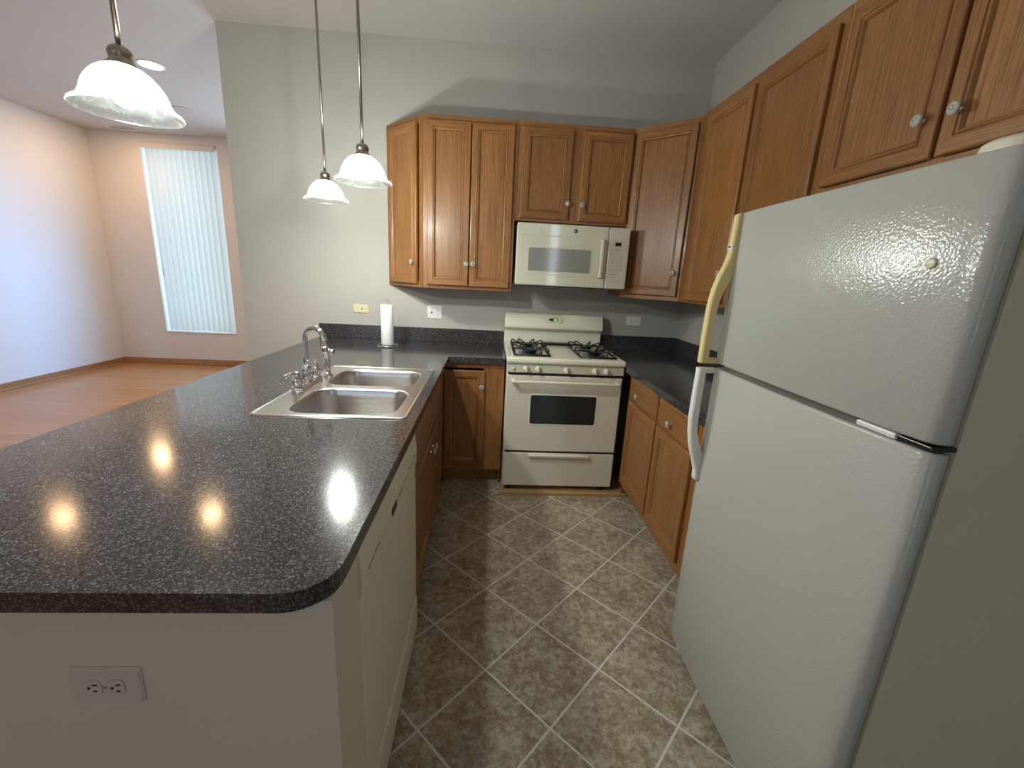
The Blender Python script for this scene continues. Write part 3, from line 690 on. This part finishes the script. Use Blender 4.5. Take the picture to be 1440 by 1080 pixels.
# ---------------------------------------------------------------- range
def kitchen_range():
    X0, YFR = -0.011, -0.730; Wd = 0.759
    root = thing('gas_range', 'almond freestanding gas range with four burners and a black oven window', 'range', (X0, YFR, 0.02))
    Z = lambda z: z-0.02
    A = 'almond'
    MB().box(0, Wd, 0.045, 0.70, Z(0.06), Z(0.905), A).box(0.01, Wd-0.01, 0.012, 0.05, Z(0.29), Z(0.31), 'black').box(0.01, Wd-0.01, 0.012, 0.05, Z(0.828), Z(0.845), 'black').build('body', root)
    # cooktop with rounded front edge, profile in y,z
    P = [(0.70, Z(0.905)), (-0.004, Z(0.905)), (-0.012, Z(0.911)), (-0.014, Z(0.922)), (-0.011, Z(0.935)), (-0.002, Z(0.942)), (0.03, Z(0.944)), (0.045, Z(0.938)), (0.62, Z(0.938)), (0.64, Z(0.945)), (0.70, Z(0.945))]
    b = MB().prism(P, -0.003, Wd+0.003, A, axis='x'); b.build('cooktop', root, bevel=0.004)
    # side rims of the cooktop
    for rx in (0.0, Wd-0.022): MB().box(rx, rx+0.022, 0.02, 0.62, Z(0.938), Z(0.944), A).build('cooktop_rim', root, bevel=0.003)
    # backguard
    P = [(0.70, Z(0.945)), (0.70, Z(1.172)), (0.652, Z(1.174)), (0.640, Z(1.170)), (0.612, Z(1.085)), (0.610, Z(1.068)), (0.617, Z(1.058)), (0.640, Z(1.050)), (0.655, Z(1.035)), (0.658, Z(0.945))]
    MB().prism(P, -0.002, Wd+0.002, A, axis='x').build('backguard', root, bevel=0.006)
    # display pod and lettering on the sloped front of the backguard
    tilt = R('X', -math.degrees(math.atan2(0.028, 0.085)))
    Tp = Tr(Wd/2-0.005, 0.625, Z(1.130)) @ tilt
    pod = MB(); pod.rings([[(x, -y, z) for x, z in rrect(-0.070+i, 0.070-i, -0.021+i, 0.021-i, 0.018, 6)] for i, y in ((0, 0), (0.002, 0.005))], 'almond_dim', False, Tp); pod = pod.build('clock_panel', root)
    MB().box(-0.033, 0.033, -0.0065, -0.005, -0.009, 0.009, 'black', T=Tp @ Tr(-0.004, 0, 0.001)).build('display', pod)
    text('clock_digits', '2:42', 0.0145, 'digits', pod, Tp @ Tr(0.010, -0.0068, -0.0005) @ FRONT)
    for sx in (-0.053, 0.046):
        for sz in (-0.008, 0.008): MB().box(sx-0.008, sx+0.008, -0.0062, -0.005, sz-0.004, sz+0.004, 'almond', T=Tp).build('button', pod)
    text('lettering', 'Hotpoint', 0.011, 'keys', root, Tr(Wd/2-0.002, 0.6175, Z(1.098)) @ tilt @ FRONT)
    # control panel
    P = [(0.045, Z(0.846)), (0.000, Z(0.846)), (-0.003, Z(0.850)), (0.001, Z(0.902)), (0.045, Z(0.902))]
    MB().prism(P, 0.0, Wd, 'almond_dim', axis='x').build('control_panel', root, bevel=0.002)
    for kx in (0.123, 0.199, 0.382, 0.567, 0.642):
        T = Tr(kx, -0.001, Z(0.873)) @ R('X', 90); k = MB()
        k.lathe([(0.0215, 0), (0.0215, 0.003), (0.0185, 0.006), (0.0165, 0.016), (0.015, 0.018)], 28, A, T)
        k.box(-0.0052, 0.0052, -0.017, 0.017, 0.014, 0.029, A, T=T); k.build('control_knob', root, bevel=0.002)
        for s_, dx in (('OFF', 0.0), ('LO', -0.034), ('HI', 0.034)):
            text('lettering', s_, 0.0065, 'keys', root, Tr(kx+dx*0.8, -0.0012, Z(0.897-(0.0 if s_ == 'OFF' else 0.004))) @ FRONT)
    MB().box(-0.006, 0.006, -0.012, 0, -0.008, 0.008, A, T=Tr(0.040, -0.001, Z(0.873))).build('light_switch', root, bevel=0.002)
    # oven door
    d = MB().box(0.003, Wd-0.003, 0.0, 0.043, Z(0.309), Z(0.828), A).build('oven_door', root, bevel=0.005)
    fr = MB(); fr.rings([[(x, -y, z) for x, z in rrect(0.163-i, 0.597+i, Z(0.503)-i, Z(0.700)+i, 0.014, 5)] for i, y in ((0.008, 0), (0.007, 0.0025), (0.0, 0.0025), (0.0, 0.0012))], 'white', False, close_last=False); fr.build('window_trim', d)
    wn = MB(); wn.add([(x, -0.0014, z) for x, z in rrect(0.163, 0.597, Z(0.503), Z(0.700), 0.014, 5)], [tuple(range(24))], 'black_glass'); wn.build('oven_window', d)
    h = MB().prism([(-0.050, Z(0.785)), (-0.052, Z(0.797)), (-0.046, Z(0.804)), (-0.034, Z(0.803)), (-0.034, Z(0.786))], 0.030, Wd-0.030, A, axis='x')
    for hx in (0.030, Wd-0.052): h.box(hx, hx+0.022, -0.036, 0.0, Z(0.783), Z(0.806), A)
    h.build('handle', d, bevel=0.003)
    # storage drawer
    dr = MB().box(0.003, Wd-0.003, 0.0, 0.043, Z(0.053), Z(0.293), A).build('drawer', root, bevel=0.005)
    MB().prism([(0.0, Z(0.286)), (-0.020, Z(0.288)), (-0.024, Z(0.283)), (-0.020, Z(0.268)), (-0.012, Z(0.270)), (-0.010, Z(0.276)), (0.0, Z(0.276))], 0.170, 0.580, A, axis='x').build('handle', dr, bevel=0.002)
    for fx in (0.050, Wd-0.070):
        for fy in (0.03, 0.64): MB().lathe([(0.018, 0), (0.018, 0.008), (0.008, 0.012), (0.008, 0.045)], 16, 'black', Tr(fx, fy, 0)).build('foot', root)
    # rear vent slot
    MB().box(0.300, 0.512, 0.590, 0.650, Z(0.938), Z(0.958), 'black').build('vent', root, bevel=0.002)
    # burners and grates
    for gx0, gx1 in ((0.050, 0.282), (0.490, 0.728)):
        y0, y1 = 0.090, 0.625; cx = (gx0+gx1)/2; z = Z(0.945)
        for by in (y0+(y1-y0)*0.26, y0+(y1-y0)*0.74):
            b = MB().lathe([(0.085, Z(0.9385)), (0.080, Z(0.9405)), (0.050, Z(0.9395)), (0.040, Z(0.941))], 32, 'steel', Tr(cx, by, 0))
            b.lathe([(0.036, Z(0.940)), (0.040, Z(0.952)), (0.046, Z(0.954)), (0.046, Z(0.961)), (0.040, Z(0.965))], 28, 'black', Tr(cx, by, 0)); b.build('burner', root)
        g = MB(); r = 0.0050
        c4 = [(gx0, y0, z), (gx1, y0, z), (gx1, y1, z), (gx0, y1, z)]
        for i in range(4): g.tube([c4[i], c4[(i+1) % 4]], r+0.002, 8, 'black')
        g.tube([(gx0, (y0+y1)/2, z), (gx1, (y0+y1)/2, z)], r+0.001, 8, 'black')
        top = z+0.034
        for by in (y0+(y1-y0)*0.26, y0+(y1-y0)*0.74):
            hy = (y1-y0)*0.24
            for sx in (-1, 1):
                xe = gx0 if sx < 0 else gx1
                for oy in (-0.045, 0.045):
                    g.tube([(xe, by+oy*1.6, z), (xe, by+oy*1.6, top-0.003), (xe-sx*0.005, by+oy*1.55, top), (cx+sx*0.040, by+oy*0.35, top-0.016), (cx+sx*0.024, by+oy*0.25, top-0.018)], r, 8, 'black')
            for sy in (-1, 1):
                for ox in (-0.04, 0.04):
                    g.tube([(cx+ox*1.5, by+sy*hy, z), (cx+ox*1.5, by+sy*hy, top-0.003), (cx+ox*1.4, by+sy*(hy-0.005), top), (cx+ox*0.4, by+sy*0.034, top-0.016)], r, 8, 'black')
        g.build('grate', root)
kitchen_range()
tag(MB().box(-0.4325, 0.4325, -0.385, 0.385, 0, 0.0195, 'plywood', 'x').build('plywood_board'), 'raw plywood board lying on the tiles under the range', 'board').location = (0.4165, -0.385, 0)

# ---------------------------------------------------------------- microwave
def microwave():
    X0, YM = 0.027, -0.440; W_ = 0.757; Z0 = 1.391; H = 0.397
    root = thing('microwave', 'almond over-the-range microwave mounted above the gas range', 'microwave', (X0, YM, Z0))
    A = 'almond_gloss'
    MB().box(0.004, W_-0.012, 0.034, 0.43, 0.004, H-0.004, A).box(0.1, 0.62, 0.06, 0.38, -0.006, 0.004, 'black').build('body', root)
    d = MB().box(0, 0.612, 0, 0.034, 0, H, A).build('door', root, bevel=0.008)
    fr = MB(); fr.rings([[(x, -y, z) for x, z in rrect(0.032+i, 0.580-i, 0.070+i, 0.322-i, 0.008, 4)] for i, y in ((0, 0.0), (0.002, 0.0018), (0.006, 0.0008), (0.050, 0.0006))], A, False, close_last=False); fr.build('door_frame', d)
    wn = MB(); wn.add([(x, -0.0012, z) for x, z in rrect(0.084, 0.502, 0.094, 0.242, 0.010, 5)], [tuple(range(24))], 'grey_foam'); wn.build('door_window', d)
    bz = MB(); bz.rings([[(x, -y, z) for x, z in rrect(0.084-i, 0.502+i, 0.094-i, 0.242+i, 0.010, 5)] for i, y in ((0.006, 0.0008), (0.004, 0.0022), (0.0, 0.0013))], 'almond_dim', False, close_last=False); bz.build('window_trim', d)
    h = MB().prism([(-0.022, 0.0), (-0.030, 0.006), (-0.030, 0.020), (-0.022, 0.026), (-0.014, 0.026), (-0.014, 0.0)], 0.068, 0.314, A, axis='z', T=Matrix(((0, 1, 0, 0.560), (1, 0, 0, 0), (0, 0, 1, 0), (0, 0, 0, 1))))
    for hz in (0.068, 0.288): h.box(0.560, 0.586, -0.018, 0.0, hz, hz+0.026, A)
    h.build('handle', d, bevel=0.003)
    lg = MB().lathe([(0.0135, 0), (0.0135, 0.0015)], 28, 'grey_badge', Tr(0.386, 0, 0.359) @ R('X', 90)).build('logo', d)
    text('logo_letters', 'GE', 0.014, 'almond_dim', lg, Tr(0.386, -0.0018, 0.359) @ FRONT)
    cp = MB().box(0.614, W_, 0, 0.034, 0, H, A).build('control_panel', root, bevel=0.007)
    pn = MB(); pn.rings([[(x, -y, z) for x, z in rrect(0.622+i, 0.738-i, 0.050+i, 0.322-i, 0.004, 3)] for i, y in ((0, 0.0), (0.0015, 0.0016), (0.003, 0.0004))], A, False); pn.build('keypad', cp)
    MB().box(0.660, 0.700, -0.0018, -0.0004, 0.279, 0.302, 'black').build('display', cp)
    K = lambda s_, x, z, sz=0.011: text('lettering', s_, sz, 'keys', cp, Tr(x, -0.0008, z) @ FRONT)
    K('Convenience', 0.678, 0.262, 0.0085)
    for i, s_ in enumerate(('Popcorn', 'Reheat', 'Beverage', 'Potato', 'Defrost', 'Cook')): K(s_, 0.642+0.036*(i % 3), 0.250-0.019*(i//3), 0.0075)
    K('Express', 0.660, 0.205, 0.008)
    for i, s_ in enumerate('123456789'): K(s_, 0.641+0.021*(i % 3), 0.188-0.020*(i//3), 0.012)
    for s_, x in (('Power', 0.640), ('0', 0.662), ('Timer', 0.686)): K(s_, x, 0.126, 0.009)
    for i, s_ in enumerate(('Time', 'Add', 'Vent', 'Light', 'Clock')): K(s_, 0.714, 0.212-0.020*i, 0.0078)
    K('Start', 0.645, 0.096, 0.012); K('Off', 0.680, 0.096, 0.012)
microwave()

# ---------------------------------------------------------------- refrigerator
def fridge():
    X, Y0 = 0.638, -1.962
    root = thing('refrigerator', 'white top-freezer refrigerator with pebbled doors on the right', 'refrigerator', (X, Y0, 0), -PI/2)
    # local: x towards the camera (0..Wf), front at y=0 facing -x world; y into the room depth
    Wf = 0.758
    MB().box(0.004, Wf-0.004, 0.062, 0.735, 0.02, 1.662, 'fridge_side').build('body', root, bevel=0.006)
    MB().box(0.012, Wf-0.012, 0.046, 0.062, 0.06, 1.655, 'gasket').build('gasket', root)
    MB().box(0.01, Wf-0.01, 0.05, 0.10, 0.0, 0.06, 'gasket').box(0.01, Wf-0.01, 0.046, 0.05, 0.008, 0.045, 'gasket').build('kick_grille', root)
    def door(z0, z1, nm, lab):
        n = 24; pts = []
        # front outline: slightly crowned, rounded vertical edges
        def fy(x):
            t = (x/Wf-0.5)*2; return 0.010*abs(t)**3.0
        e = 0.018
        front = [(e+(Wf-2*e)*i/n, fy(e+(Wf-2*e)*i/n)) for i in range(n+1)]
        left = [(e-e*math.sin(a), fy(0)+e-e*math.cos(a)) for a in [PI/2*i/5 for i in range(5, 0, -1)]]
        right = [(Wf-e+e*math.sin(a), fy(0)+e-e*math.cos(a)) for a in [PI/2*i/5 for i in range(1, 6)]]
        poly = [(0, 0.046)] + left + front + right + [(Wf, 0.046)]
        m = len(poly); r = 0.006
        cx = Wf/2
        def ring(z, ins): return [((p[0]-cx)*(1-ins/cx)+cx, p[1]+(ins if p[1] < 0.04 else 0), z) for p in poly]
        rs = [ring(z0, r), ring(z0+r*0.3, r*0.3), ring(z0+r, 0), ring(z1-r, 0), ring(z1-r*0.3, r*0.3), ring(z1, r)]
        b = MB(); V = [p for q in rs for p in q]; F = []; S = []
        for j in range(5):
            for i in range(m): F.append((j*m+i, j*m+(i+1) % m, (j+1)*m+(i+1) % m, (j+1)*m+i))
        b.add(V, F, 'fridge', True)
        b.add([V[i] for i in range(m)], [tuple(range(m))[::-1]], 'fridge'); b.add([V[5*m+i] for i in range(m)], [tuple(range(m))], 'fridge')
        return part(b.build(nm, root), lab)
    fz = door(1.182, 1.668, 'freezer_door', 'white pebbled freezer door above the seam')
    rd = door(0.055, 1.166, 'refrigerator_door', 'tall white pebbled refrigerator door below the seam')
    # handles: profile of (z, outer, inner) in distance in front of the door
    def handle(prof, parent, mat, nm, lab, lo, hi):
        b = MB(); rs = []
        for z, o, i_ in prof:
            c = 0.004; rs.append([(lo, -i_, z), (lo, -(o-c), z), (lo+c, -o, z), (hi-c, -o, z), (hi, -(o-c), z), (hi, -i_, z)])
        m = len(rs)
        b.rings(rs, mat, False, close_first=True); return part(b.build(nm, parent, bevel=0.0015), lab)
    ht = [(1.664, 0.004, -0.012), (1.655, 0.008, -0.012), (1.60, 0.009, -0.012), (1.545, 0.010, -0.012), (1.51, 0.019, -0.012), (1.475, 0.033, -0.010), (1.455, 0.039, 0.0), (1.425, 0.046, 0.014), (1.39, 0.051, 0.024), (1.35, 0.053, 0.028), (1.28, 0.054, 0.029), (1.20, 0.054, 0.029), (1.199, 0.054, -0.010), (1.183, 0.054, -0.010)]
    handle(ht, fz, 'yellowed', 'freezer_handle', 'yellowed curved freezer handle', 0.004, 0.034)
    hb = [(1.165, 0.054, -0.010), (1.150, 0.054, -0.010), (1.149, 0.054, 0.029), (1.06, 0.055, 0.030), (0.98, 0.055, 0.030), (0.93, 0.050, 0.025), (0.89, 0.042, 0.012), (0.86, 0.034, -0.004), (0.82, 0.020, -0.012), (0.79, 0.011, -0.012), (0.787, 0.009, -0.012), (0.750, 0.007, -0.012)]
    handle([p for p in hb][::-1], rd, 'white', 'refrigerator_handle', 'white curved refrigerator handle', 0.004, 0.034)
    MB().box(0.004, 0.032, -0.0105, -0.009, 1.557, 1.571, 'white').box(0.008, 0.022, -0.0112, -0.0105, 1.561, 1.567, 'dark').build('badge', fz)
    MB().lathe([(0.010, 0), (0.010, 0.003), (0.007, 0.0045)], 20, 'bisque', Tr(0.669, 0.0055, 1.495) @ R('X', 90)).build('screw_cap', fz)
    MB().lathe([(0.004, 0), (0.003, 0.001)], 12, 'bisque', Tr(0.670, 0.0058, 0.845) @ R('X', 90)).build('screw_cap', rd)
    # middle hinge and top hinge cover
    MB().box(0.600, 0.690, 0.006, 0.05, 1.168, 1.180, 'white').build('hinge_spacer', root, bevel=0.003)
    MB().box(0.690, Wf-0.002, 0.010, 0.060, 1.170, 1.179, 'black').lathe([(0.007, 1.166), (0.007, 1.182)], 14, 'steel', Tr(0.712, 0.03, 0)).build('hinge', root, bevel=0.002)
    b = MB().rings([[(0.700+x*s_, 0.065+y*s_, z) for x, y in rrect(-0.045, 0.055, -0.045, 0.060, 0.04, 6)] for s_, z in ((1, 1.662), (1, 1.672), (0.93, 1.684), (0.75, 1.690))], 'bisque', False)
    b.build('hinge_cover', root)
fridge()

# ---------------------------------------------------------------- dishwasher
def dishwasher():
    root = thing('dishwasher', 'bisque dishwasher built in under the peninsula countertop', 'dishwasher', (-0.395, -2.590, 0), PI/2)
    w = 0.700
    MB().box(0.003, w-0.003, 0.03, 0.60, 0.02, 0.868, 'bisque').build('body', root)
    d = MB().box(0.002, w-0.004, 0.0, 0.03, 0.168, 0.742, 'bisque').build('door', root, bevel=0.004)
    P = [(0.03, 0.746), (0.0, 0.746), (-0.004, 0.752), (-0.006, 0.800), (0.0, 0.862), (0.006, 0.868), (0.03, 0.868)]
    c = MB().prism(P, 0.002, w-0.004, 'bisque', axis='x').build('control_panel', root, bevel=0.003)
    b = MB(); b.box(0.280, 0.335, -0.0080, -0.0040, 0.775, 0.795, 'dark'); b.build('latch', c)
    b = MB()
    for i in range(2): b.box(0.045+0.055*i, 0.090+0.055*i, -0.0068, -0.004, 0.787, 0.789, 'keys')
    b.build('vent', c)
    for i, s_ in enumerate(('Normal', 'Pots', 'Rinse', 'Dry', 'Start', 'Cancel')): text('lettering', s_, 0.010, 'faint', c, Tr(0.39+0.048*i, -0.0066, 0.788+(0.012 if i % 2 else 0)) @ FRONT)
    MB().box(0.002, w-0.004, -0.004, 0.03, 0.015, 0.160, 'bisque').build('access_panel', root, bevel=0.006)
dishwasher()

# ---------------------------------------------------------------- pendants
def make_pendant(label, x, y):
    z = 1.788
    root = thing('pendant_lamp', label, 'pendant lamp', (x, y, z), 0, 'pendant lamps over the peninsula')
    H = ZC-z
    MB().lathe([(0.062, H-0.012), (0.062, H), ][::1] + [(0.060, H)], 32, 'nickel', cap=True).lathe([(0.012, H-0.035), (0.045, H-0.028), (0.060, H-0.012), (0.062, H-0.011)], 32, 'nickel').build('canopy', root)
    MB().tube([(0, 0, 0.145), (0, 0, H-0.02)], 0.0062, 12, 'nickel').build('rod', root)
    MB().lathe([(0.036, 0.101), (0.034, 0.106), (0.026, 0.112), (0.0235, 0.120), (0.026, 0.127), (0.0255, 0.135), (0.020, 0.143), (0.012, 0.147), (0.009, 0.150)], 28, 'nickel').lathe([(0.011, 0.085), (0.011, 0.11)], 16, 'nickel').build('collar', root)
    out = [(0.1135, 0.000), (0.1145, 0.003), (0.112, 0.008), (0.105, 0.013), (0.098, 0.017), (0.094, 0.021), (0.0935, 0.025), (0.091, 0.029), (0.0885, 0.034), (0.085, 0.046), (0.079, 0.060), (0.070, 0.074), (0.058, 0.087), (0.044, 0.097), (0.032, 0.102), (0.026, 0.103)]
    MB().lathe(out, 48, 'shade', cap=False).build('lamp_shade', root)
    MB().lathe([(0.002, 0.012), (0.012, 0.0145), (0.022, 0.020), (0.028, 0.030), (0.029, 0.040), (0.026, 0.052), (0.018, 0.066), (0.012, 0.078), (0.011, 0.086)], 24, 'bulb').build('light_bulb', root)
    return root
make_pendant('nickel pendant lamp with glass bell shade, leftmost and largest of the three', -1.068, -2.120)
make_pendant('nickel pendant lamp with glass bell shade, rightmost of the three, beside the wall cabinets', -0.685, -1.415)
make_pendant('nickel pendant lamp with glass bell shade, middle and smallest of the three, hanging farthest back', -1.050, -0.830)

# ---------------------------------------------------------------- living room ceiling
def recessed(label, x, y, grp=None):
    root = thing('recessed_light', label, 'ceiling lamp', (x, y, ZC), 0, grp)
    MB().lathe([(0.098, 0), (0.098, -0.004), (0.086, -0.007), (0.080, -0.004)], 36, 'white', cap=False).build('trim_ring', root)
    MB().lathe([(0.080, -0.0045), (0.04, -0.006), (0.001, -0.0065)], 36, 'can', cap=False).build('lamp_lens', root)
recessed('lit warm recessed ceiling lamp above the living room, beside the nearest pendant', -2.965, 0.765)
sp = thing('ceiling_speaker', 'round pale ceiling speaker grille between the recessed lamp and the window', 'speaker', (-3.445, 1.84, ZC))
MB().lathe([(0.125, 0), (0.125, -0.004), (0.110, -0.007), (0.105, -0.005)], 36, 'ceiling', cap=False).build('trim_ring', sp)
MB().lathe([(0.105, -0.005), (0.05, -0.0065), (0.001, -0.007)], 36, 'grille', cap=False).build('speaker_grille', sp)
vt = thing('ceiling_vent', 'small white ceiling vent close to the far left corner', 'vent', (-4.66, 2.635, ZC))
b = MB()
for a in ((-0.16, 0.16, -0.075, -0.060), (-0.16, 0.16, 0.060, 0.075), (-0.16, -0.145, -0.06, 0.06), (0.145, 0.16, -0.06, 0.06)): b.box(*a, -0.008, 0, 'white')
b.build('frame', vt); MB().box(-0.145, 0.145, -0.06, 0.06, -0.0015, 0, 'dark').build('backing', vt)
for i in range(7): MB().box(-0.145, 0.145, -0.009, 0.009, -0.0008, 0.0008, 'white', T=Tr(0, -0.05+i*0.0167, -0.005) @ R('X', 35)).build('slat', vt)

# ---------------------------------------------------------------- vertical blinds
def blinds():
    x0, x1, z0, z1 = -4.598, -3.725, 0.475, 2.800
    root = thing('vertical_blind', 'white vertical blind hanging closed in the tall living room window', 'blinds', (-4.165, YF+0.045, 0.475))
    L0 = Vector(root.location)
    MB().box(W1[0]+0.004, W1[1]-0.03, -0.050, -0.040, 2.800-L0.z, W1[3]-0.004-L0.z, 'wall_living', T=Tr(-L0.x, 0, 0)).box(W1[0]+0.004, W1[1]-0.03, -0.028, 0.03, 2.83-L0.z, W1[3]-0.006-L0.z, 'white', T=Tr(-L0.x, 0, 0)).build('valance', root)
    n = 12; sp_ = (x1-x0)/n
    for i in range(n):
        cx = x0+sp_*(i+0.5)-L0.x; b = MB(); wv = 0.089; V = []; F = []; m = 6
        for zz in (0.004, 2.83-L0.z):
            for k in range(m+1):
                u = (k/m-0.5)*wv; bow = 0.012*(1-(2*k/m-1)**2); V.append((u, -bow, zz))
        for k in range(m): F.append((k, k+1, m+1+k+1, m+1+k))
        b.add(V, F, 'slat', True, T=Tr(cx, 0, 0) @ R('Z', 30)); b.build('slat', root)
    MB().tube([(x0+0.035-L0.x, -0.05, 0.75), (x0+0.035-L0.x, -0.05, 0.85)], 0.006, 8, 'grille').tube([(x0+0.035-L0.x, -0.05, 0.85), (x0+0.035-L0.x, -0.05, 2.33)], 0.0015, 6, 'white').build('pull_cord', root)
blinds()
